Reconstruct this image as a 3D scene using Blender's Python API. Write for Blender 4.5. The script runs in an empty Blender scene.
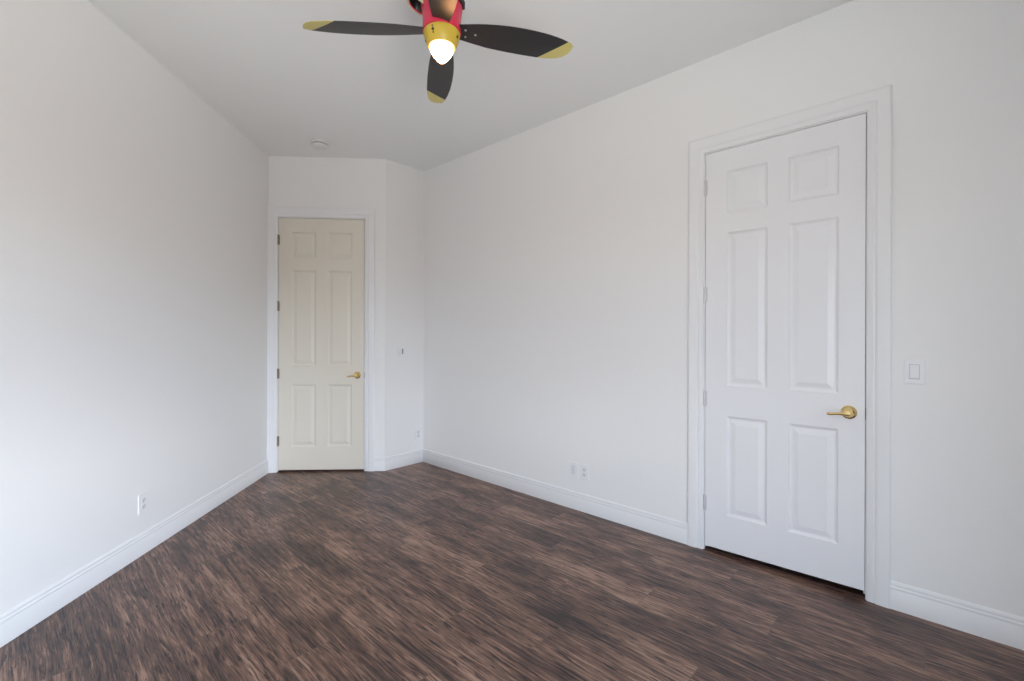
import bpy, bmesh, math, random
from mathutils import Vector, Matrix

C = bpy.context.scene.collection
R = math.radians

# ------------------------------------------------------------------ camera
cam_d = bpy.data.cameras.new('camera')
cam_d.sensor_width = 36.0
cam_d.lens = 458.0 / 1024.0 * 36.0
cam_d.shift_y = -(340.5 - 335.67) / 1024.0
cam_d.clip_start = 0.02
CAM_H = 1.326
cam = bpy.data.objects.new('camera', cam_d)
C.objects.link(cam)
cam.matrix_world = Matrix.Translation((0, 0, CAM_H)) @ Matrix.Rotation(R(90), 4, 'X') @ Matrix.Rotation(R(0.179), 4, 'Z')
bpy.context.scene.camera = cam

# ------------------------------------------------------------------ view
vs = bpy.context.scene.view_settings
vs.view_transform = 'Standard'
vs.look = 'None'
vs.gamma = 1.0
vs.use_curve_mapping = False
vs.exposure = 0.0

# ------------------------------------------------------------------ daylight outside the window behind the camera
SKY_STRENGTH = 10.0
world = bpy.data.worlds.new('sky')
bpy.context.scene.world = world
world.use_nodes = True
wt = world.node_tree
wt.nodes.clear()
wo = wt.nodes.new('ShaderNodeOutputWorld')
wb = wt.nodes.new('ShaderNodeBackground')
wtc = wt.nodes.new('ShaderNodeTexCoord')
wsx = wt.nodes.new('ShaderNodeSeparateXYZ')
wr = wt.nodes.new('ShaderNodeValToRGB')
wt.links.new(wtc.outputs['Generated'], wsx.inputs[0])
wmr = wt.nodes.new('ShaderNodeMapRange')                      # sine of the elevation, -1..1, to 0..1
wmr.inputs['From Min'].default_value = -1.0
wt.links.new(wsx.outputs['Z'], wmr.inputs[0])
wt.links.new(wmr.outputs[0], wr.inputs[0])
# from below: invented paving, planting, open sky, porch roof, shaped for the room's light
SKY_BANDS = [(-1.0, (0.91, 0.92, 0.88)), (1.0, (0.02, 0.12, 0.22)), (-0.32, (0.91, 0.92, 0.88)), (-0.28, (0.13, 0.08, 0.06)), (-0.12, (0.13, 0.08, 0.06)), (-0.08, (0.80, 0.78, 0.74)),
             (-0.02, (0.85, 0.85, 0.82)), (0.02, (1.17, 1.35, 1.58)), (0.16, (1.06, 1.24, 1.55)), (0.24, (1.64, 1.74, 1.92)), (0.30, (1.66, 1.76, 1.92)), (0.34, (0.02, 0.20, 0.40))]
for k, (z, c) in enumerate(SKY_BANDS):
    e = wr.color_ramp.elements[0] if k == 0 else (wr.color_ramp.elements[-1] if k == 1 else wr.color_ramp.elements.new((z + 1) / 2))
    e.position = (z + 1) / 2
    e.color = (*c, 1)
wb.inputs['Strength'].default_value = SKY_STRENGTH
# sky brightness added straight out through the opening, to lift the left wall
def wmath(op, a, b):
    n = wt.nodes.new('ShaderNodeMath'); n.operation = op
    for i, v in enumerate((a, b)):
        if isinstance(v, (int, float)): n.inputs[i].default_value = v
        else: wt.links.new(v, n.inputs[i])
    return n.outputs[0]
w_out = wmath('ADD', wmath('MULTIPLY', wsx.outputs['X'], 0.73416), wmath('MULTIPLY', wsx.outputs['Y'], -0.67897))
w_len = wmath('SQRT', wmath('SUBTRACT', 1.0, wmath('MULTIPLY', wsx.outputs['Z'], wsx.outputs['Z'])), 0.0)
wboost = wt.nodes.new('ShaderNodeMapRange'); wboost.interpolation_type = 'SMOOTHSTEP'
wboost.inputs['From Min'].default_value = 0.88; wboost.inputs['From Max'].default_value = 0.985
wboost.inputs['To Min'].default_value = 0.90; wboost.inputs['To Max'].default_value = 1.36
wt.links.new(wmath('DIVIDE', w_out, w_len), wboost.inputs[0])
wmul = wt.nodes.new('ShaderNodeVectorMath'); wmul.operation = 'SCALE'
wt.links.new(wr.outputs[0], wmul.inputs[0]); wabove = wt.nodes.new('ShaderNodeMapRange')                # only above the horizon
wabove.inputs['From Min'].default_value = -0.02; wabove.inputs['From Max'].default_value = 0.03
wt.links.new(wsx.outputs['Z'], wabove.inputs[0])
wfac = wmath('ADD', 1.0, wmath('MULTIPLY', wmath('SUBTRACT', wboost.outputs[0], 1.0), wabove.outputs[0]))
wt.links.new(wfac, wmul.inputs['Scale'])
wt.links.new(wmul.outputs[0], wb.inputs[0])
wt.links.new(wb.outputs[0], wo.inputs[0])

# ------------------------------------------------------------------ plan of the room
LB = Vector((-2.3499, 4.4138))
BT = Vector((-1.2442, 4.4924))
TR = Vector((-0.9329, 4.8290))
T = Vector((0.73416, -0.67897))        # along the right wall, towards the camera
N = Vector((0.67897, 0.73416))         # towards the right wall
LU = Vector((0.0709, -0.99748))        # along the left wall, towards the camera
LLEN = 3.87
SL = LB + LU * LLEN
RLEN = 4.71
RR = TR + T * RLEN
n_side = SL.dot(N)
RL = RR - N * (RR.dot(N) - n_side)
CEIL = 3.053
THK = 0.12
poly = [LB, BT, TR, RR, RL, SL]
def outer(poly, d):
    out = []
    for i in range(len(poly)):
        a, b, c = poly[i - 1], poly[i], poly[(i + 1) % len(poly)]
        d1 = (b - a).normalized(); d2 = (c - b).normalized()
        n1 = Vector((-d1.y, d1.x)); n2 = Vector((-d2.y, d2.x))
        m = (n1 + n2).normalized()
        out.append(b + m * (d / m.dot(n1)))
    return out
opoly = outer(poly, THK)
WIN = dict(u0=2.00, u1=3.70, z0=0.05, z1=2.05)       # opening in the rear wall

def frame(p, q):
    """x to the right along the wall, y into the wall, z up; origin at the wall's left end"""
    d = (q - p).normalized()
    return Matrix(((d.x, -d.y, 0, p.x), (d.y, d.x, 0, p.y), (0, 0, 1, 0), (0, 0, 0, 1)))
F_far = frame(LB, BT)
F_ret = frame(BT, TR)
F_right = frame(TR, RR)
F_rear = frame(RR, RL)
F_side = frame(RL, SL)
F_left = frame(SL, LB)

# portal in the window opening so the daylight is sampled through it
pl = bpy.data.lights.new('window_daylight', 'AREA')
pl.shape = 'RECTANGLE'
pl.size = WIN['u1'] - WIN['u0']
pl.size_y = WIN['z1'] - WIN['z0']
pl.cycles.is_portal = True
plo = bpy.data.objects.new('window_daylight', pl)
C.objects.link(plo)
plo.matrix_world = F_rear @ Matrix.Translation(((WIN['u0'] + WIN['u1']) / 2, 0.10, (WIN['z0'] + WIN['z1']) / 2)) @ Matrix.Rotation(R(-90), 4, 'X')

# ------------------------------------------------------------------ materials
def mat(name, col, rough=0.5, metal=0.0, spec=0.5, bump=None, bump_scale=200.0, bump_dist=0.001, coat=0.0):
    m = bpy.data.materials.new(name); m.use_nodes = True
    nt = m.node_tree; b = nt.nodes['Principled BSDF']
    b.inputs['Base Color'].default_value = (*col, 1)
    b.inputs['Roughness'].default_value = rough
    b.inputs['Metallic'].default_value = metal
    b.inputs['Specular IOR Level'].default_value = spec
    b.inputs['Coat Weight'].default_value = coat
    if bump:
        tc = nt.nodes.new('ShaderNodeTexCoord'); nz = nt.nodes.new('ShaderNodeTexNoise'); bp = nt.nodes.new('ShaderNodeBump')
        nz.inputs['Scale'].default_value = bump_scale; nz.inputs['Detail'].default_value = 3
        bp.inputs['Strength'].default_value = bump; bp.inputs['Distance'].default_value = bump_dist
        nt.links.new(tc.outputs['Object'], nz.inputs['Vector'])
        nt.links.new(nz.outputs['Fac'], bp.inputs['Height'])
        nt.links.new(bp.outputs['Normal'], b.inputs['Normal'])
    return m

M_wall = mat('wall_paint', (0.90, 0.895, 0.885), 0.62, spec=0.3, bump=0.25, bump_scale=140, bump_dist=0.0008)
M_ceil = mat('ceiling_paint', (0.91, 0.91, 0.905), 0.8, spec=0.2, bump=0.25, bump_scale=120, bump_dist=0.001)
M_trim = mat('trim_gloss_white', (0.88, 0.88, 0.885), 0.42, spec=0.4)
M_door = mat('door_white', (0.88, 0.88, 0.895), 0.36, spec=0.5, bump=0.08, bump_scale=60, bump_dist=0.0006)
M_cream = mat('door_cream', (0.79, 0.74, 0.64), 0.4, spec=0.5, bump=0.08, bump_scale=60, bump_dist=0.0006)
M_brass = mat('polished_brass', (0.86, 0.64, 0.28), 0.09, metal=1.0)
M_dbrass = mat('aged_brass', (0.30, 0.25, 0.19), 0.4, metal=0.8)
M_strike = mat('tarnished_brass', (0.10, 0.08, 0.06), 0.45, metal=0.5)
M_hinge = mat('satin_hinge', (0.72, 0.72, 0.73), 0.35, metal=0.3)
M_plate = mat('switch_plastic', (0.89, 0.89, 0.90), 0.3, spec=0.5)
M_plateg = mat('grey_plastic', (0.33, 0.33, 0.34), 0.4)
M_slot = mat('slot_dark', (0.22, 0.22, 0.22), 0.6)
M_insert = mat('insert_plastic', (0.78, 0.78, 0.79), 0.35)
M_dark = mat('closet_dark', (0.10, 0.07, 0.06), 0.9)
M_door_shade = mat('under_door_shade', (0.05, 0.02, 0.014), 0.7)
M_gap = mat('shadow_gap_plastic', (0.55, 0.55, 0.57), 0.4)
M_creamf = mat('fan_cream', (0.80, 0.70, 0.46), 0.35)
M_det = mat('detector_plastic', (0.80, 0.80, 0.79), 0.45)
M_detg = mat('detector_vent', (0.35, 0.35, 0.35), 0.6)
M_red = mat('fan_red', (0.62, 0.015, 0.06), 0.35, coat=0.3)
M_yel = mat('fan_yellow', (0.62, 0.43, 0.05), 0.38)
M_black = mat('fan_black', (0.012, 0.012, 0.014), 0.35)
M_screwl = mat('screw_steel', (0.6, 0.6, 0.6), 0.3, metal=1.0)

def floor_material():
    m = bpy.data.materials.new('hickory_planks'); m.use_nodes = True
    nt = m.node_tree; L = nt.links.new; b = nt.nodes['Principled BSDF']
    def node(t, **k):
        n = nt.nodes.new(t)
        for a, v in k.items(): setattr(n, a, v)
        return n
    def math_(op, a, bb=None, c=None):
        n = node('ShaderNodeMath', operation=op)
        for i, v in enumerate((a, bb, c)):
            if v is None: continue
            if isinstance(v, (int, float)): n.inputs[i].default_value = v
            else: L(v, n.inputs[i])
        return n.outputs[0]
    def comb(x, y, z):
        n = node('ShaderNodeCombineXYZ')
        for i, v in enumerate((x, y, z)):
            if isinstance(v, (int, float)): n.inputs[i].default_value = v
            else: L(v, n.inputs[i])
        return n.outputs[0]
    def noise(vec, detail=4, rough=0.55, dist=0.0, scale=1.0):
        n = node('ShaderNodeTexNoise')
        n.inputs['Scale'].default_value = scale; n.inputs['Detail'].default_value = detail
        n.inputs['Roughness'].default_value = rough; n.inputs['Distortion'].default_value = dist
        L(vec, n.inputs['Vector']); return n.outputs['Fac']
    tc = node('ShaderNodeTexCoord'); sx = node('ShaderNodeSeparateXYZ'); L(tc.outputs['Object'], sx.inputs[0])
    s, n_ = sx.outputs['X'], sx.outputs['Y']           # the floor object's x runs along the boards
    W, LEN = 0.19, 1.22
    rown = math_('DIVIDE', math_('SUBTRACT', n_, 1.31), W)
    row = math_('FLOOR', rown)
    wn = node('ShaderNodeTexWhiteNoise', noise_dimensions='1D'); L(row, wn.inputs['W'])
    off = math_('ADD', math_('MULTIPLY', row, 0.47), math_('MULTIPLY', wn.outputs['Value'], 0.12))
    coln = math_('DIVIDE', math_('SUBTRACT', math_('SUBTRACT', s, off), 0.70), LEN)
    col = math_('FLOOR', coln)
    wi = node('ShaderNodeTexWhiteNoise', noise_dimensions='2D'); L(comb(row, col, 0.0), wi.inputs['Vector'])
    rnd = wi.outputs['Value']; rc = wi.outputs['Color']
    rs = node('ShaderNodeSeparateColor'); L(rc, rs.inputs[0])
    ox = math_('MULTIPLY', rs.outputs[0], 37.0); oy = math_('MULTIPLY', rs.outputs[1], 53.0)
    ss = math_('ADD', s, ox); nn = math_('ADD', n_, oy)
    # gentle wander of the grain lines
    wob = noise(comb(math_('MULTIPLY', ss, 2.0), math_('MULTIPLY', nn, 5.0), 0.0), 2)
    nw = math_('ADD', nn, math_('MULTIPLY', math_('SUBTRACT', wob, 0.5), 0.035))
    grain = noise(comb(math_('MULTIPLY', ss, 2.4), math_('MULTIPLY', nw, 66.0), 0.0), 7, 0.70)
    fine = noise(comb(math_('MULTIPLY', ss, 9.0), math_('MULTIPLY', nw, 170.0), 3.1), 4, 0.65)
    blotch = noise(comb(math_('MULTIPLY', ss, 2.2), math_('MULTIPLY', nw, 8.0), 7.7), 4, 0.6, 0.5)
    pore = noise(comb(math_('MULTIPLY', ss, 9.0), math_('MULTIPLY', nw, 120.0), 1.3), 3, 0.6, 0.3)
    broad = noise(comb(math_('MULTIPLY', s, 1.5), math_('MULTIPLY', n_, 2.0), 2.2), 3)
    def step(x, lo, hi):
        n = node('ShaderNodeMapRange', interpolation_type='SMOOTHSTEP')
        n.inputs['From Min'].default_value = lo; n.inputs['From Max'].default_value = hi
        L(x, n.inputs[0]); return n.outputs[0]
    v = math_('MULTIPLY', math_('SUBTRACT', grain, 0.5), 1.6)
    v = math_('ADD', v, math_('MULTIPLY', math_('SUBTRACT', fine, 0.5), 1.1))
    v = math_('ADD', v, math_('MULTIPLY', math_('SUBTRACT', blotch, 0.5), 1.15))
    v = math_('SUBTRACT', v, math_('MULTIPLY', step(pore, 0.56, 0.64), 0.42))
    v = math_('ADD', v, math_('MULTIPLY', math_('SUBTRACT', broad, 0.5), 0.60))
    v = math_('ADD', v, math_('MULTIPLY', math_('SUBTRACT', rnd, 0.5), 0.12))
    v = math_('ADD', v, 0.60)
    rp = node('ShaderNodeValToRGB'); L(v, rp.inputs[0])
    c = rp.color_ramp
    c.elements[0].position = 0.02; c.elements[0].color = (0.010, 0.006, 0.006, 1)
    c.elements[1].position = 1.0; c.elements[1].color = (0.45, 0.275, 0.195, 1)
    e = c.elements.new(0.34); e.color = (0.052, 0.031, 0.027, 1)
    e = c.elements.new(0.60); e.color = (0.158, 0.083, 0.061, 1)
    # seams
    fr = math_('FRACT', rown); fc = math_('FRACT', coln)
    dr = math_('MULTIPLY', math_('MINIMUM', fr, math_('SUBTRACT', 1.0, fr)), W)
    dc = math_('MULTIPLY', math_('MINIMUM', fc, math_('SUBTRACT', 1.0, fc)), LEN)
    d = math_('MINIMUM', dr, dc)
    gap = math_('LESS_THAN', d, 0.0012)
    edge = math_('MULTIPLY', math_('LESS_THAN', d, 0.0030), 0.28)  # bevel highlight painted into the colour along plank edges
    mx = node('ShaderNodeMix', data_type='RGBA'); L(edge, mx.inputs['Factor']); L(rp.outputs[0], mx.inputs['A']); mx.inputs['B'].default_value = (0.26, 0.18, 0.13, 1)
    mx2 = node('ShaderNodeMix', data_type='RGBA'); L(math_('MULTIPLY', gap, 0.6), mx2.inputs['Factor']); L(mx.outputs['Result'], mx2.inputs['A']); mx2.inputs['B'].default_value = (0.018, 0.013, 0.012, 1)
    L(mx2.outputs['Result'], b.inputs['Base Color'])
    L(math_('ADD', 0.30, math_('MULTIPLY', grain, 0.16)), b.inputs['Roughness'])
    b.inputs['Specular IOR Level'].default_value = 0.5
    bp = node('ShaderNodeBump'); bp.inputs['Strength'].default_value = 0.35; bp.inputs['Distance'].default_value = 0.0016
    hgt = math_('ADD', math_('MULTIPLY', grain, 0.6), math_('MULTIPLY', blotch, 0.7))
    hgt = math_('SUBTRACT', hgt, math_('MULTIPLY', math_('LESS_THAN', d, 0.0026), 0.8))
    L(hgt, bp.inputs['Height']); L(bp.outputs['Normal'], b.inputs['Normal'])
    return m
M_floor = floor_material()

# ------------------------------------------------------------------ mesh helpers
def add_box(bm, x0, x1, y0, y1, z0, z1, mi=0, bev=0.0):
    vs_ = [bm.verts.new(v) for v in ((x0, y0, z0), (x1, y0, z0), (x1, y1, z0), (x0, y1, z0), (x0, y0, z1), (x1, y0, z1), (x1, y1, z1), (x0, y1, z1))]
    fs = [bm.faces.new([vs_[i] for i in q]) for q in ((0, 3, 2, 1), (4, 5, 6, 7), (0, 1, 5, 4), (1, 2, 6, 5), (2, 3, 7, 6), (3, 0, 4, 7))]
    for f in fs: f.material_index = mi
    if bev:
        es = list({e for f in fs for e in f.edges})
        r = bmesh.ops.bevel(bm, geom=es, offset=bev, segments=2, profile=0.6, affect='EDGES')
        for f in r['faces']: f.material_index = mi
def add_lathe(bm, prof, seg=40, M=None, mi=0, cap0=True, cap1=True):
    """prof: (radius, z); around local z, transformed by M"""
    M = M or Matrix.Identity(4)
    rings = []
    for r, z in prof:
        if r < 1e-6: rings.append([bm.verts.new(M @ Vector((0, 0, z)))])
        else: rings.append([bm.verts.new(M @ Vector((r * math.cos(2 * math.pi * i / seg), r * math.sin(2 * math.pi * i / seg), z))) for i in range(seg)])
    for a, b in zip(rings, rings[1:]):
        for i in range(seg):
            j = (i + 1) % seg
            if len(a) == 1 and len(b) == 1: continue
            if len(a) == 1: f = bm.faces.new((a[0], b[i], b[j]))
            elif len(b) == 1: f = bm.faces.new((a[i], a[j], b[0]))
            else: f = bm.faces.new((a[i], a[j], b[j], b[i]))
            f.material_index = mi
    if cap0 and len(rings[0]) > 1: bm.faces.new(list(reversed(rings[0]))).material_index = mi
    if cap1 and len(rings[-1]) > 1: bm.faces.new(rings[-1]).material_index = mi
def add_tube(bm, pts, radii, seg=14, mi=0, flat=(1, 1)):
    """swept elliptical section along pts (section axes: up z and sideways)"""
    rings = []
    for k, p in enumerate(pts):
        p = Vector(p)
        a = Vector(pts[max(k - 1, 0)]); b = Vector(pts[min(k + 1, len(pts) - 1)])
        d = (b - a).normalized()
        up = Vector((0, 0, 1))
        side = d.cross(up).normalized() if abs(d.z) < 0.99 else Vector((1, 0, 0))
        up2 = side.cross(d).normalized()
        r = radii[k]
        rings.append([bm.verts.new(p + side * (r * flat[0] * math.cos(2 * math.pi * i / seg)) + up2 * (r * flat[1] * math.sin(2 * math.pi * i / seg))) for i in range(seg)])
    for a, b in zip(rings, rings[1:]):
        for i in range(seg):
            j = (i + 1) % seg
            bm.faces.new((a[i], a[j], b[j], b[i])).material_index = mi
    bm.faces.new(list(reversed(rings[0]))).material_index = mi
    bm.faces.new(rings[-1]).material_index = mi
def obj(name, bm, mats, parent=None, M=None, smooth=False, angle=35):
    me = bpy.data.meshes.new(name)
    bmesh.ops.remove_doubles(bm, verts=bm.verts, dist=1e-6)
    bmesh.ops.recalc_face_normals(bm, faces=bm.faces)
    if smooth:
        ca = math.cos(R(angle))
        for f in bm.faces: f.smooth = True
        for e in bm.edges:
            e.smooth = len(e.link_faces) == 2 and e.link_faces[0].normal.dot(e.link_faces[1].normal) > ca
    bm.to_mesh(me); bm.free()
    for m in (mats if isinstance(mats, (list, tuple)) else [mats]): me.materials.append(m)
    o = bpy.data.objects.new(name, me); C.objects.link(o)
    if M is not None:
        if parent is None: o.matrix_world = M
        else: o.matrix_local = M
    if parent is not None: o.parent = parent
    return o
def tag(o, label=None, cat=None, group=None, kind=None):
    if label: o['label'] = label
    if cat: o['category'] = cat
    if group: o['group'] = group
    if kind: o['kind'] = kind
    return o
def empty(name, M):
    o = bpy.data.objects.new(name, None); C.objects.link(o)
    o.empty_display_size = 0.05
    o.matrix_world = M
    return o
BM = bmesh.new

# ------------------------------------------------------------------ floor, ceiling, walls
F_fl = Matrix(((T.x, N.x, 0, 0), (T.y, N.y, 0, 0), (0, 0, 1, 0), (0, 0, 0, 1)))
# F_fl is left-handed only if T x N points down; T x N = +z here
b = BM(); add_box(b, -6.0, 0.86, -1.35, 4.1, -0.12, 0.0)
tag(obj('floor', b, M_floor, M=F_fl), 'dark brown hand-scraped hickory plank floor', 'floor', kind='structure')
b = BM(); add_box(b, -6.0, 0.86, -1.35, 4.1, CEIL, CEIL + 0.12)
tag(obj('ceiling', b, M_ceil, M=F_fl), 'plain flat white ceiling above the room', 'ceiling', kind='structure')

DOOR_H = 2.460
def wall(name, i, F, hole=None, label=''):
    p, q = poly[i], poly[(i + 1) % 6]
    Fi = F.inverted()
    L = (q - p).length
    oa = Fi @ Vector((*opoly[i], 0)); ob = Fi @ Vector((*opoly[(i + 1) % 6], 0))
    b = BM()
    def piece(u0, u1, ou0, ou1, z0, z1):
        v = [b.verts.new(c) for c in ((u0, 0, z0), (u1, 0, z0), (ou1, THK, z0), (ou0, THK, z0), (u0, 0, z1), (u1, 0, z1), (ou1, THK, z1), (ou0, THK, z1))]
        for qd in ((0, 3, 2, 1), (4, 5, 6, 7), (0, 1, 5, 4), (1, 2, 6, 5), (2, 3, 7, 6), (3, 0, 4, 7)):
            b.faces.new([v[k] for k in qd])
    if hole is None:
        piece(0, L, oa.x, ob.x, 0, CEIL)
    else:
        u0, u1, z0, z1 = hole
        piece(0, u0, oa.x, u0, 0, CEIL)
        piece(u1, L, u1, ob.x, 0, CEIL)
        piece(u0, u1, u0, u1, z1, CEIL)
        if z0 > 0: piece(u0, u1, u0, u1, 0, z0)
    return tag(obj(name, b, M_wall, M=F), label, 'wall', kind='structure')
RD0, RD1 = 2.908, 3.706       # right door's frame opening along the right wall
FD0, FD1 = 0.0925, 0.9095     # far door's frame opening along the far wall
JAMB = 0.018
wall('wall_far', 0, F_far, (FD0 - JAMB, FD1 + JAMB, 0, DOOR_H + JAMB), 'white far wall around the cream door')
wall('wall_corner', 1, F_ret, None, 'narrow white wall angled between the cream door and the long right wall')
wall('wall_right', 2, F_right, (RD0 - JAMB, RD1 + JAMB, 0, DOOR_H + JAMB), 'long white right wall around the white panelled door')
wall('wall_rear', 3, F_rear, (WIN['u0'], WIN['u1'], WIN['z0'], WIN['z1']), 'white wall with the window, behind the camera')
wall('wall_side', 4, F_side, None, 'white wall to the left of the camera')
wall('wall_left', 5, F_left, None, 'long white left wall')

# window in the rear wall (daylight side of the room)
def bar_frame():
    b = BM(); w = WIN
    add_box(b, w['u0'], w['u0'] + .05, .03, .10, w['z0'], w['z1'])
    add_box(b, w['u1'] - .05, w['u1'], .03, .10, w['z0'], w['z1'])
    add_box(b, w['u0'] + .05, w['u1'] - .05, .03, .10, w['z0'], w['z0'] + .05)
    add_box(b, w['u0'] + .05, w['u1'] - .05, .03, .10, w['z1'] - .05, w['z1'])
    um = (w['u0'] + w['u1']) / 2
    add_box(b, um - .025, um + .025, .04, .09, w['z0'] + .05, w['z1'] - .05)
    return b
wroot = empty('window_1', F_rear @ Matrix.Translation(((WIN['u0'] + WIN['u1']) / 2, 0, WIN['z0'])))
tag(wroot, 'white framed window in the wall behind the camera', 'window', kind='structure')
wf = bar_frame()
bmesh.ops.translate(wf, vec=(-(WIN['u0'] + WIN['u1']) / 2, 0, -WIN['z0']), verts=wf.verts)
obj('window_frame', wf, M_trim, wroot)

# dark shells added behind the two doors to stop light leaking in
def closet(name, F, u0, u1, depth, label):
    b = BM()
    y0 = THK + 0.001
    add_box(b, u0, u0 + .05, y0, depth, 0, CEIL)
    add_box(b, u1 - .05, u1, y0, depth, 0, CEIL)
    add_box(b, u0, u1, depth, depth + .05, 0, CEIL)
    tag(obj(name, b, M_dark, M=F), label, 'wall', kind='structure')
closet('wall_closet_block', F_right, RD0 - .12, RD1 + .12, 0.75, 'dark closet walls added behind the white door to block light')
closet('wall_hall_block', F_far, FD0 - .10, FD1 + .10, 0.55, 'dark hall walls added behind the cream door to block light')

# ------------------------------------------------------------------ baseboards
BASE = [(0, 0), (0.0155, 0), (0.0155, 0.094), (0.0135, 0.0965), (0.0135, 0.0985), (0.0150, 0.101), (0.0150, 0.1075), (0.0125, 0.110), (0.0105, 0.112), (0.0105, 0.1145), (0.0115, 0.117), (0.0105, 0.124), (0.0065, 0.130), (0.0040, 0.1335), (0, 0.1335)]
def baseboard(name, F, u0, u1, m0, m1, label):
    """m0, m1: mitre slope at each end (du per unit of protrusion)"""
    b = BM()
    a = [b.verts.new((u0 + m0 * d, -d, z)) for d, z in BASE]
    c = [b.verts.new((u1 - m1 * d, -d, z)) for d, z in BASE]
    k = len(BASE)
    for i in range(k):
        j = (i + 1) % k
        b.faces.new((a[i], a[j], c[j], c[i]))
    b.faces.new(list(reversed(a))); b.faces.new(c)
    return tag(obj(name, b, M_trim, M=F, smooth=True, angle=50), label, 'baseboard', kind='structure')
CW = 0.0925
half = math.tan(R(43.17 / 2))
baseboard('baseboard_left', F_left, 0, LLEN - 0.022, 0.5, 0, 'white moulded baseboard along the left wall')
baseboard('baseboard_far', F_far, FD1 + 0.006 + CW - 0.0005, (BT - LB).length, 0, -half, 'short white baseboard right of the cream door')
baseboard('baseboard_corner', F_ret, 0, (TR - BT).length, -half, 1, 'white baseboard along the narrow angled wall')
baseboard('baseboard_right', F_right, 0, RD0 - 0.006 - CW + 0.0005, 1, 0, 'white baseboard from the corner to the white door')
baseboard('baseboard_right_near', F_right, RD1 + 0.006 + CW - 0.0005, RLEN, 0, 1, 'white baseboard right of the white door')
baseboard('baseboard_rear', F_rear, 0, (RL - RR).length, 1, 1, 'white baseboard under the window behind the camera')
baseboard('baseboard_side', F_side, 0, (SL - RL).length, 1, 0.5, 'white baseboard on the wall left of the camera')

# ------------------------------------------------------------------ door casings (mitred moulding)
CAS = [(0, 0), (0, 0.009), (0.003, 0.0115), (0.018, 0.0115), (0.0215, 0.0135), (0.0255, 0.0135), (0.029, 0.0105), (0.033, 0.0115), (0.037, 0.0165), (0.043, 0.0185), (0.082, 0.0200), (0.089, 0.0190), (CW, 0.0155), (CW, 0)]
def casing(name, F, u0, u1, z1, label):
    b = BM()
    st = []
    for d, w in CAS:
        st.append([b.verts.new(v) for v in ((u0 - d, -w, 0), (u0 - d, -w, z1 + d), (u1 + d, -w, z1 + d), (u1 + d, -w, 0))])
    k = len(CAS)
    for i in range(k):
        j = (i + 1) % k
        for s in range(3):
            b.faces.new((st[i][s], st[i][s + 1], st[j][s + 1], st[j][s]))
    b.faces.new([r[0] for r in st]); b.faces.new([r[3] for r in reversed(st)])
    return tag(obj(name, b, M_trim, M=F, smooth=True, angle=40), label, 'door casing', kind='structure')
casing('trim_1', F_right, RD0 - 0.006, RD1 + 0.006, DOOR_H + 0.006, 'white moulded casing around the white door in the right wall')
casing('trim_2', F_far, FD0 - 0.006, FD1 + 0.006, DOOR_H + 0.006, 'white moulded casing around the cream door in the far wall')

# ------------------------------------------------------------------ panelled doors
ROWS = [(0.242, 0.844), (1.028, 1.952), (2.070, 2.322)]
def leaf_mesh(w, cols, z0l, z0r, z1, t=0.035):
    """six-panel leaf, front face at y=0; the bottom edge runs from z0l to z0r"""
    b = BM()
    us = [0, cols[0][0], cols[0][1], cols[1][0], cols[1][1], w]
    zs = [None, ROWS[0][0], ROWS[0][1], ROWS[1][0], ROWS[1][1], ROWS[2][0], ROWS[2][1], z1]
    def zz(i, u): return (z0l + (z0r - z0l) * u / w) if zs[i] is None else zs[i]
    V = {}
    for i, u in enumerate(us):
        for j in range(len(zs)):
            V[i, j] = b.verts.new((u, 0, zz(j, u)))
    rings = [(0.004, 0.0045), (0.012, 0.0095), (0.018, 0.0105), (0.024, 0.0095), (0.048, 0.0030)]
    for i in range(5):
        for j in range(7):
            q = [V[i, j], V[i + 1, j], V[i + 1, j + 1], V[i, j + 1]]
            if i in (1, 3) and j in (1, 3, 5):
                x0, x1, y0, y1 = us[i], us[i + 1], zs[j], zs[j + 1]
                prev = q
                for ins, dep in rings:
                    cur = [b.verts.new(c) for c in ((x0 + ins, dep, y0 + ins), (x1 - ins, dep, y0 + ins), (x1 - ins, dep, y1 - ins), (x0 + ins, dep, y1 - ins))]
                    for k in range(4):
                        b.faces.new((prev[k], prev[(k + 1) % 4], cur[(k + 1) % 4], cur[k]))
                    prev = cur
                b.faces.new(prev)
            else:
                b.faces.new(q)
    # back and edges
    bk = [b.verts.new(c) for c in ((0, t, z0l), (w, t, z0r), (w, t, z1), (0, t, z1))]
    b.faces.new(list(reversed(bk)))
    b.faces.new([V[i, 0] for i in range(6)][::-1] + [bk[0], bk[1]])
    b.faces.new([V[i, 7] for i in range(6)] + [bk[2], bk[3]])
    b.faces.new([V[0, j] for j in range(8)] + [bk[3], bk[0]])
    b.faces.new([V[5, j] for j in range(8)][::-1] + [bk[1], bk[2]])
    return b
def jamb_mesh(w, h):
    b = BM()
    y0, y1 = -0.001, THK
    add_box(b, -JAMB + .0005, 0, y0, y1, 0, h + JAMB - .0005)
    add_box(b, w, w + JAMB - .0005, y0, y1, 0, h + JAMB - .0005)
    add_box(b, 0, w, y0, y1, h, h + JAMB - .0005)
    # stop the leaf closes against
    add_box(b, 0, .012, .0375, .075, 0, h); add_box(b, w - .012, w, .0375, .075, 0, h); add_box(b, .012, w - .012, .0375, .075, h - .012, h)
    return b
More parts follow.
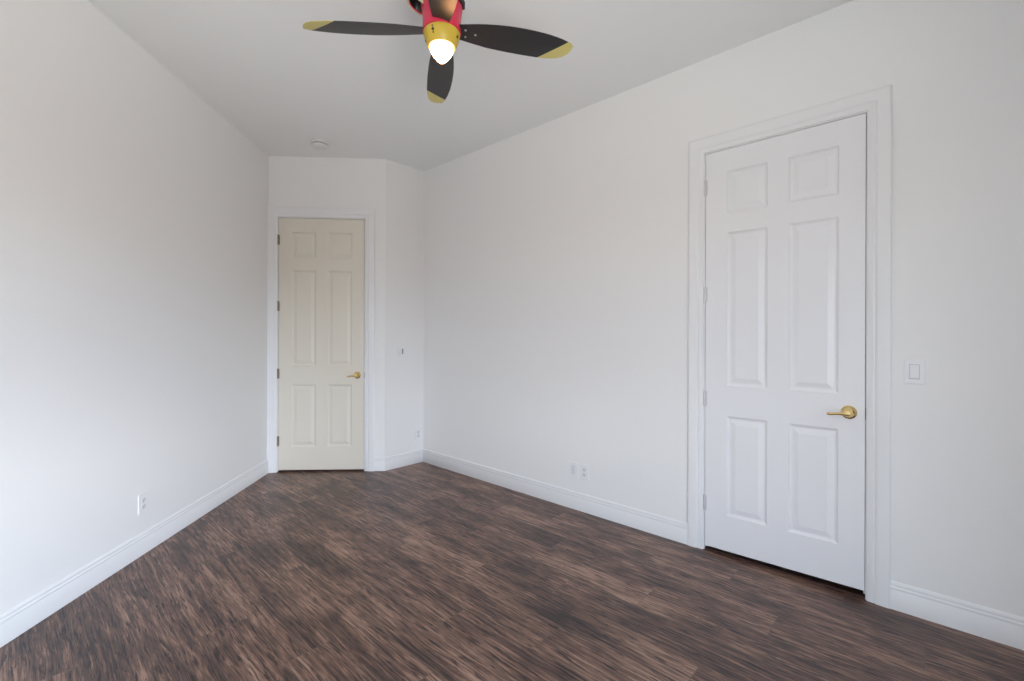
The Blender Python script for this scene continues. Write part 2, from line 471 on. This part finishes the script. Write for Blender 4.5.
def hinge_mesh():
    b = BM()
    M = Matrix.Translation((0, -0.0075, 0))
    prof = [(0.0, -0.050), (0.004, -0.0495), (0.0045, -0.0465), (0.0068, -0.046)]
    for k in range(5):
        z = -0.045 + k * 0.018
        prof += [(0.0068, z + 0.0004), (0.0068, z + 0.0174), (0.0061, z + 0.0176), (0.0061, z + 0.0180)]
    prof += [(0.0045, 0.0465), (0.004, 0.0495), (0.0, 0.050)]
    add_lathe(b, prof, 16, M)
    add_box(b, -0.010, -0.0008, -0.0035, -0.0012, -0.045, 0.045)   # leaf on the jamb side
    add_box(b, 0.0008, 0.012, -0.0035, -0.0002, -0.045, 0.045)     # leaf on the door side
    return b
def rose_mesh():
    b = BM()
    M = Matrix.Rotation(R(90), 4, 'X')
    prof = [(0.0, -0.001), (0.0335, -0.001), (0.0345, 0.002), (0.0335, 0.005), (0.030, 0.0075), (0.026, 0.010), (0.024, 0.013), (0.0205, 0.018), (0.0165, 0.026), (0.0135, 0.034), (0.0125, 0.042), (0.0150, 0.047), (0.0175, 0.053), (0.0170, 0.060), (0.0130, 0.0655), (0.0, 0.0675)]
    add_lathe(b, prof, 36, M)
    return b
def lever_mesh():
    b = BM()
    pts = [(0.004, -0.0565, -0.0048), (-0.012, -0.057, -0.0046), (-0.024, -0.0575, -0.0042), (-0.042, -0.057, -0.0056), (-0.056, -0.056, -0.0078), (-0.068, -0.055, -0.0094), (-0.078, -0.053, -0.0099), (-0.085, -0.0505, -0.0097), (-0.088, -0.048, -0.0094)]
    rad = [0.0105, 0.0098, 0.0080, 0.0066, 0.0062, 0.0068, 0.0074, 0.0060, 0.0025]
    add_tube(b, pts, rad, 16, flat=(0.85, 1.0))
    return b
hinge_proto = None
def build_door(name, F, u0, u1, cols, z0l, z0r, M_leaf, M_hg, hz, hand_u, label, cat):
    w = u1 - u0
    root = empty(name, F @ Matrix.Translation((u0, 0, 0)))
    tag(root, label, cat, kind='structure')
    obj('door_jamb', jamb_mesh(w, DOOR_H), M_trim, root)
    g = 0.0035
    leaf = obj('door_leaf', leaf_mesh(w - 2 * g, cols, z0l, z0r, DOOR_H - g), M_leaf, root, Matrix.Translation((g, 0.001, 0)))
    h0 = None
    for z in hz:
        Mh = Matrix.Translation((g / 2, 0, z))
        if h0 is None:
            h0 = obj('hinge', hinge_mesh(), M_hg, root, Mh, smooth=True)
        else:
            h = h0.copy(); C.objects.link(h); h.parent = root; h.matrix_local = Mh
    r = obj('door_handle', rose_mesh(), M_brass, root, Matrix.Translation((hand_u - u0, 0.001, 0.937)), smooth=True)
    tag(r, 'polished brass lever handle')
    obj('lever', lever_mesh(), M_brass, r, smooth=True)
    # latch and strike plate between leaf and jamb
    b = BM(); add_box(b, w - 0.0026, w + 0.0006, -0.0022, 0.022, 0.905, 0.967); add_box(b, w - 0.006, w - 0.0026, 0.004, 0.018, 0.927, 0.945)
    tag(obj('strike_plate', b, M_strike, root), 'dark brass strike plate')
    b = BM(); add_box(b, 0.001, w - .001, 0.008, 0.10, 0.0006, 0.009)  # dark coloured strip standing in for the shaded floor under the leaf
    tag(obj('door_gap_shade', b, M_door_shade, root), 'dark strip painted in for the shade under the door')
    return root
build_door('door_1', F_right, RD0, RD1, [(0.126, 0.346), (0.451, 0.680)], 0.027, 0.041, M_door, M_hinge, [2.247, 1.585, 0.940, 0.295], 3.637,
           'white six-panel door with brass lever in the right wall', 'door')
build_door('door_2', F_far, FD0, FD1, [(0.123, 0.352), (0.463, 0.694)], 0.021, 0.016, M_cream, M_dbrass, [2.245, 1.604, 0.953, 0.301], 0.841,
           'cream six-panel door with brown hinges in the far wall', 'door')

# ------------------------------------------------------------------ switches and outlets
def plate_mesh(w, h, hole=None):
    b = BM()
    add_box(b, -w / 2, w / 2, -0.0065, 0.0, -h / 2, h / 2, bev=0.0028)
    return b
def wall_thing(name, F, u, z, label, cat, w=0.073, h=0.117, group=None):
    root = empty(name, F @ Matrix.Translation((u, 0, z)))
    tag(root, label, cat, group)
    obj('cover_plate', plate_mesh(w, h), M_plate, root)
    return root
def screw(root, z):
    b = BM()
    add_lathe(b, [(0.0, -0.001), (0.0034, -0.001), (0.0034, 0.0008), (0.0022, 0.0014), (0, 0.0014)], 12, Matrix.Translation((0, -0.0065, z)) @ Matrix.Rotation(R(90), 4, 'X'))
    obj('screw', b, M_insert, root)
def rocker(root, m, w=0.033, h=0.067, x=0.0):
    b = BM()
    # frame recess line and tilted paddle
    add_box(b, x - w / 2 - .0022, x + w / 2 + .0022, -0.0069, -0.0060, -h / 2 - .0022, h / 2 + .0022, mi=1)
    v = [b.verts.new(c) for c in ((x - w / 2, -0.0068, -h / 2), (x + w / 2, -0.0068, -h / 2), (x + w / 2, -0.0085, 0), (x + w / 2, -0.0118, h / 2), (x - w / 2, -0.0118, h / 2), (x - w / 2, -0.0085, 0),
                                  (x - w / 2, -0.0062, -h / 2), (x + w / 2, -0.0062, -h / 2), (x + w / 2, -0.0062, h / 2), (x - w / 2, -0.0062, h / 2))]
    for q in ((0, 1, 2, 5), (5, 2, 3, 4), (4, 3, 8, 9), (0, 6, 7, 1), (1, 7, 8, 3, 2), (0, 5, 4, 9, 6), (6, 9, 8, 7)):
        b.faces.new([v[k] for k in q])
    obj('rocker', b, [m, M_gap], root)
def receptacle(root, z):
    b = BM()
    n = 20; pts = []
    for k in range(n):
        a = 2 * math.pi * k / n
        x = 0.0172 * math.cos(a); y = max(-0.0138, min(0.0138, 0.0172 * math.sin(a)))
        pts.append((x, y))
    f0 = [b.verts.new((x, -0.0060, z + y)) for x, y in pts]
    f1 = [b.verts.new((x, -0.0090, z + y)) for x, y in pts]
    for i in range(n):
        j = (i + 1) % n
        b.faces.new((f0[i], f0[j], f1[j], f1[i]))
    b.faces.new(f1); b.faces.new(list(reversed(f0)))
    for x in (-0.0064, 0.0064):
        add_box(b, x - 0.0011, x + 0.0011, -0.0092, -0.0088, z - 0.001, z + 0.0075, mi=1)
    add_box(b, -0.0023, 0.0023, -0.0092, -0.0088, z - 0.0098, z - 0.0052, mi=1)
    obj('receptacle', b, [M_insert, M_slot], root)

r = wall_thing('light_switch', F_right, 3.890, 1.160, 'white rocker light switch on the wall right of the white door', 'light switch', 0.075, 0.117)
rocker(r, M_plate, 0.034, 0.066)
r = wall_thing('light_switch', F_ret, 0.174, 1.163, 'light switch with grey control on the narrow wall beside the cream door', 'light switch', 0.080, 0.118)
rocker(r, M_plateg, 0.014, 0.050, x=0.022); rocker(r, M_plate, 0.018, 0.050, x=-0.014)
r = wall_thing('wall_plate', F_right, 1.922, 0.298, 'white plate with flat rectangular insert, left of the pair low on the right wall', 'wall plate', 0.080, 0.120)
b = BM(); add_box(b, -0.0185, 0.0185, -0.0078, -0.0060, -0.036, 0.036, bev=0.0008); obj('insert', b, M_insert, r)
screw(r, 0.048); screw(r, -0.048)
OUT = 'wall outlets near the floor'
for F, u, z, lab in ((F_right, 2.024, 0.298, 'white duplex outlet, right of the pair of plates low on the right wall'),
                     (F_left, LLEN - 1.648, 0.306, 'white duplex outlet low on the left wall'),
                     (F_ret, 0.392, 0.300, 'white duplex outlet low on the narrow wall in the corner')):
    r = wall_thing('wall_outlet', F, u, z, lab, 'outlet', group=OUT)
    receptacle(r, 0.0195); receptacle(r, -0.0195); screw(r, 0.0)

# ------------------------------------------------------------------ smoke detector
r = empty('smoke_detector', Matrix.Translation((-1.728, 4.11, CEIL)))
tag(r, 'round white smoke detector on the ceiling near the cream door', 'smoke detector')
b = BM(); add_lathe(b, [(0.0, 0.0), (0.074, 0.0), (0.076, -0.004), (0.075, -0.012), (0.071, -0.014), (0.0, -0.014)], 48); obj('base', b, M_det, r, smooth=True)
b = BM(); add_lathe(b, [(0.0, -0.0142), (0.058, -0.0142), (0.058, -0.0255), (0.0, -0.0255)], 48); tag(obj('vent_ring', b, M_detg, r, smooth=True), 'grey vent slot')
b = BM(); add_lathe(b, [(0.0, -0.0257), (0.066, -0.0257), (0.0685, -0.030), (0.066, -0.038), (0.056, -0.046), (0.036, -0.051), (0.022, -0.052), (0.020, -0.0495), (0.018, -0.0525), (0.0, -0.053)], 48); obj('cover', b, M_det, r, smooth=True)

# ------------------------------------------------------------------ ceiling fan in the shape of an aircraft nose
FX, FY = -0.318, 2.05
ZB = 2.690
fan = empty('ceiling_fan', Matrix.Translation((FX, FY, CEIL)))
tag(fan, 'red aircraft-style ceiling fan with black propeller blades, yellow tips and a lit cone lamp', 'ceiling fan')
dz = CEIL
def Z(z): return z - dz
# ceiling canopy
b = BM(); add_lathe(b, [(0.0, 0.0), (0.078, 0.0), (0.080, -0.004), (0.078, -0.020), (0.060, -0.036), (0.0, -0.036)], 40)
obj('canopy', b, M_black, fan, smooth=True)
# painted nose housing
def nose_material():
    m = bpy.data.materials.new('fan_nose_paint'); m.use_nodes = True
    nt = m.node_tree; L = nt.links.new; bs = nt.nodes['Principled BSDF']
    bs.inputs['Roughness'].default_value = 0.35; bs.inputs['Coat Weight'].default_value = 0.3
    def math_(op, a, bb=None):
        n = nt.nodes.new('ShaderNodeMath'); n.operation = op
        for i, v in enumerate((a, bb)):
            if v is None: continue
            if isinstance(v, (int, float)): n.inputs[i].default_value = v
            else: L(v, n.inputs[i])
        return n.outputs[0]
    def mix(f, a, bcol):
        n = nt.nodes.new('ShaderNodeMix'); n.data_type = 'RGBA'; L(f, n.inputs['Factor'])
        if isinstance(a, tuple): n.inputs['A'].default_value = a
        else: L(a, n.inputs['A'])
        n.inputs['B'].default_value = bcol; return n.outputs['Result']
    tc = nt.nodes.new('ShaderNodeTexCoord'); sx = nt.nodes.new('ShaderNodeSeparateXYZ'); L(tc.outputs['Object'], sx.inputs[0])
    ang = math_('ARCTAN2', sx.outputs['Y'], sx.outputs['X'])
    z = sx.outputs['Z']
    tri = math_('PINGPONG', math_('MULTIPLY', ang, 14 / math.pi), 1.0)          # saw-edged mouth band round the nose
    lo = math_('ADD', Z(2.795), math_('MULTIPLY', tri, 0.022))
    hi = math_('SUBTRACT', Z(2.885), math_('MULTIPLY', tri, 0.022))
    band = math_('MULTIPLY', math_('GREATER_THAN', z, Z(2.795)), math_('LESS_THAN', z, Z(2.885)))
    mouth = math_('MULTIPLY', math_('GREATER_THAN', z, lo), math_('LESS_THAN', z, hi))
    c = mix(band, (0.62, 0.015, 0.06, 1), (0.80, 0.70, 0.46, 1))
    c = mix(mouth, c, (0.015, 0.012, 0.012, 1))
    L(c, bs.inputs['Base Color'])
    return m
M_nose = nose_material()
b = BM()
add_lathe(b, [(0.060, Z(2.674)), (0.0835, Z(2.676)), (0.0860, Z(2.682)), (0.0850, Z(2.720)), (0.0865, Z(2.752)), (0.0920, Z(2.790)), (0.0960, Z(2.840)), (0.0960, Z(2.900)), (0.0900, Z(2.955)), (0.078, Z(2.990)), (0.060, Z(3.010)), (0.045, Z(3.018)), (0.045, Z(3.05))], 56)
obj('nose_housing', b, M_nose, fan, smooth=True)
# chin scoop with the painted mouth, on the left of the nose
b = BM(); seg = 36
def scoop_ring(r, z, slant):
    return [b.verts.new((r * math.cos(2 * math.pi * i / seg), r * 1.15 * math.sin(2 * math.pi * i / seg), z - slant * r * math.cos(2 * math.pi * i / seg))) for i in range(seg)]
# outside from the top down, round the lip, then up the inside
rings = [(scoop_ring(0.012, 0.125, 0.1), 0), (scoop_ring(0.026, 0.112, 0.2), 0), (scoop_ring(0.036, 0.085, 0.3), 0), (scoop_ring(0.042, 0.050, 0.4), 0), (scoop_ring(0.044, 0.015, 0.5), 0), (scoop_ring(0.043, 0.000, 0.55), 0),
         (scoop_ring(0.040, -0.004, 0.55), 1), (scoop_ring(0.034, -0.001, 0.55), 1), (scoop_ring(0.030, 0.004, 0.5), 2), (scoop_ring(0.026, 0.018, 0.5), 3), (scoop_ring(0.022, 0.030, 0.4), 3), (scoop_ring(0.014, 0.055, 0.3), 3)]
for (ra, _), (rb, mi) in zip(rings, rings[1:]):
    for i in range(seg):
        j = (i + 1) % seg
        b.faces.new((ra[i], ra[j], rb[j], rb[i])).material_index = mi
b.faces.new(rings[0][0]); b.faces.new(rings[-1][0]).material_index = 3
bmesh.ops.scale(b, vec=(1.18, 1.18, 1.0), verts=b.verts)
tag(obj('chin_scoop', b, [M_creamf, M_creamf, M_red, M_black], fan, Matrix.Translation((-0.106, -0.010, Z(2.792))), smooth=True), 'cream scoop with a red-lined black opening')
# exhaust stacks on the right of the nose
for k, (ax, ay) in enumerate(((0.080, -0.034), (0.086, -0.002))):
    b = BM(); add_tube(b, [(ax - .012, ay, Z(2.88)), (ax - .004, ay, Z(2.85)), (ax + .003, ay, Z(2.815)), (ax + .004, ay, Z(2.790))], [0.016, 0.016, 0.0145, 0.0135], 16)
    obj('exhaust_stack', b, M_black, fan, smooth=True)
# yellow spinner hub, lamp cone
b = BM(); add_lathe(b, [(0.050, Z(2.680)), (0.0800, Z(2.678)), (0.0815, Z(2.674)), (0.0790, Z(2.660)), (0.0700, Z(2.632)), (0.0620, Z(2.617)), (0.0590, Z(2.614)), (0.0570, Z(2.617)), (0.0560, Z(2.630))], 56)
hub = obj('hub', b, M_yel, fan, smooth=True)
tag(hub, 'yellow tapered hub ring')
def hub_screw(deg, z, r, rad=0.0042):
    a = R(deg)
    b = BM(); add_lathe(b, [(0.0, -0.002), (rad, -0.002), (rad, 0.0012), (rad * .6, 0.002), (0, 0.002)], 12,
                        Matrix.Translation((r * math.cos(a), r * math.sin(a), Z(z))) @ Matrix.Rotation(a, 4, 'Z') @ Matrix.Rotation(R(100), 4, 'Y'))
    obj('screw', b, M_black, hub)
hub_screw(-112, 2.652, 0.0768, 0.0062); hub_screw(-112, 2.664, 0.0802, 0.0034); hub_screw(-112, 2.640, 0.0728, 0.0034); hub_screw(-18, 2.648, 0.0753, 0.0062); hub_screw(192, 2.636, 0.0716, 0.0055); hub_screw(82, 2.648, 0.0753)
def lamp_material():
    m = bpy.data.materials.new('lamp_glow'); m.use_nodes = True
    nt = m.node_tree; L = nt.links.new; bs = nt.nodes['Principled BSDF']
    bs.inputs['Base Color'].default_value = (0.9, 0.86, 0.78, 1); bs.inputs['Roughness'].default_value = 0.4
    bs.inputs['Emission Color'].default_value = (1.0, 0.46, 0.19, 1)
    # frosted cone: the bulb sits low inside, so the glass under the rim glows less
    tc = nt.nodes.new('ShaderNodeTexCoord'); sx = nt.nodes.new('ShaderNodeSeparateXYZ'); L(tc.outputs['Object'], sx.inputs[0])
    mr = nt.nodes.new('ShaderNodeMapRange'); mr.interpolation_type = 'SMOOTHSTEP'
    mr.inputs['From Min'].default_value = Z(2.618); mr.inputs['From Max'].default_value = Z(2.596)
    mr.inputs['To Min'].default_value = 0.9; mr.inputs['To Max'].default_value = 44.0
    L(sx.outputs['Z'], mr.inputs[0]); L(mr.outputs[0], bs.inputs['Emission Strength'])
    return m
M_bulb = lamp_material()
b = BM(); add_lathe(b, [(0.0, Z(2.630)), (0.0555, Z(2.628)), (0.0550, Z(2.617)), (0.0520, Z(2.604)), (0.0455, Z(2.588)), (0.0345, Z(2.572)), (0.0215, Z(2.5575)), (0.0090, Z(2.5475)), (0.0, Z(2.5445))], 48)
tag(obj('lamp_cone', b, M_bulb, fan, smooth=True), 'glowing white cone lamp')

# propeller blades
def blade_material():
    m = bpy.data.materials.new('blade_paint'); m.use_nodes = True
    nt = m.node_tree; L = nt.links.new; bs = nt.nodes['Principled BSDF']
    bs.inputs['Roughness'].default_value = 0.38
    tc = nt.nodes.new('ShaderNodeTexCoord'); sx = nt.nodes.new('ShaderNodeSeparateXYZ'); L(tc.outputs['Object'], sx.inputs[0])
    ma = nt.nodes.new('ShaderNodeMath'); ma.operation = 'MULTIPLY_ADD'; L(sx.outputs['Y'], ma.inputs[0]); ma.inputs[1].default_value = 1.25; L(sx.outputs['X'], ma.inputs[2])
    gt = nt.nodes.new('ShaderNodeMath'); gt.operation = 'GREATER_THAN'; L(ma.outputs[0], gt.inputs[0]); gt.inputs[1].default_value = 0.553
    mx = nt.nodes.new('ShaderNodeMix'); mx.data_type = 'RGBA'; L(gt.outputs[0], mx.inputs['Factor'])
    mx.inputs['A'].default_value = (0.028, 0.027, 0.028, 1); mx.inputs['B'].default_value = (0.60, 0.52, 0.18, 1)
    L(mx.outputs['Result'], bs.inputs['Base Color'])
    return m
M_blade = blade_material()
RS = [.060, .085, .12, .16, .20, .25, .30, .35, .40, .44, .48, .515, .545, .568, .585, .596, .602]
CP = [0.0324, 0.0367, 0.0454, 0.0540, 0.0626, 0.0691, 0.0745, 0.0788, 0.0821, 0.0842, 0.0842, 0.0810, 0.0745, 0.0637, 0.0475, 0.0292, 0.0076]
CM = [-.038, -.042, -.047, -.053, -.057, -.060, -.061, -.059, -.055, -.050, -.044, -.036, -.028, -.020, -.013, -.006, .002]
def blade_mesh():
    b = BM(); nC = 10
    top, bot = [], []
    for r_, cp, cm in zip(RS, CP, CM):
        ra, rb = [], []
        for k in range(nC + 1):
            t = k / nC
            y = cm + (cp - cm) * t
            th = 0.0045 * max(0.12, math.sin(math.pi * t)) ** 0.5
            ra.append(b.verts.new((r_, y, th))); rb.append(b.verts.new((r_, y, -th * .55)))
        top.append(ra); bot.append(rb)
    n = len(RS)
    for i in range(n - 1):
        for k in range(nC):
            b.faces.new((top[i][k], top[i + 1][k], top[i + 1][k + 1], top[i][k + 1]))
            b.faces.new((bot[i][k], bot[i][k + 1], bot[i + 1][k + 1], bot[i + 1][k]))
        b.faces.new((top[i][0], bot[i][0], bot[i + 1][0], top[i + 1][0]))
        b.faces.new((top[i][nC], top[i + 1][nC], bot[i + 1][nC], bot[i][nC]))
    b.faces.new(top[0] + bot[0][::-1]); b.faces.new(top[-1][::-1] + bot[-1])
    return b
def blade_screw():
    b = BM(); add_lathe(b, [(0.0, 0.002), (0.0048, 0.002), (0.0048, -0.0012), (0.003, -0.0025), (0, -0.0025)], 12); return b
proto = None
for deg in (7.0, 98.5, 184.0, 278.0):
    Mb = Matrix.Translation((0, 0, Z(ZB))) @ Matrix.Rotation(R(deg), 4, 'Z') @ Matrix.Rotation(R(1.9), 4, 'Y') @ Matrix.Rotation(R(-14), 4, 'X')
    if proto is None:
        bl = obj('blade', blade_mesh(), M_blade, fan, Mb, smooth=True, angle=45)
        proto = bl; s0 = None
        for p in ((0.105, 0.016), (0.105, -0.018), (0.150, 0.0)):
            Ms = Matrix.Translation((p[0], p[1], -0.0024))
            if s0 is None: s0 = obj('screw', blade_screw(), M_screwl, bl, Ms, smooth=True)
            else:
                s = s0.copy(); C.objects.link(s); s.parent = bl; s.matrix_local = Ms
    else:
        bl = proto.copy(); C.objects.link(bl); bl.parent = fan; bl.matrix_local = Mb
        for ch in list(proto.children):
            s = ch.copy(); C.objects.link(s); s.parent = bl; s.matrix_local = ch.matrix_local.copy()
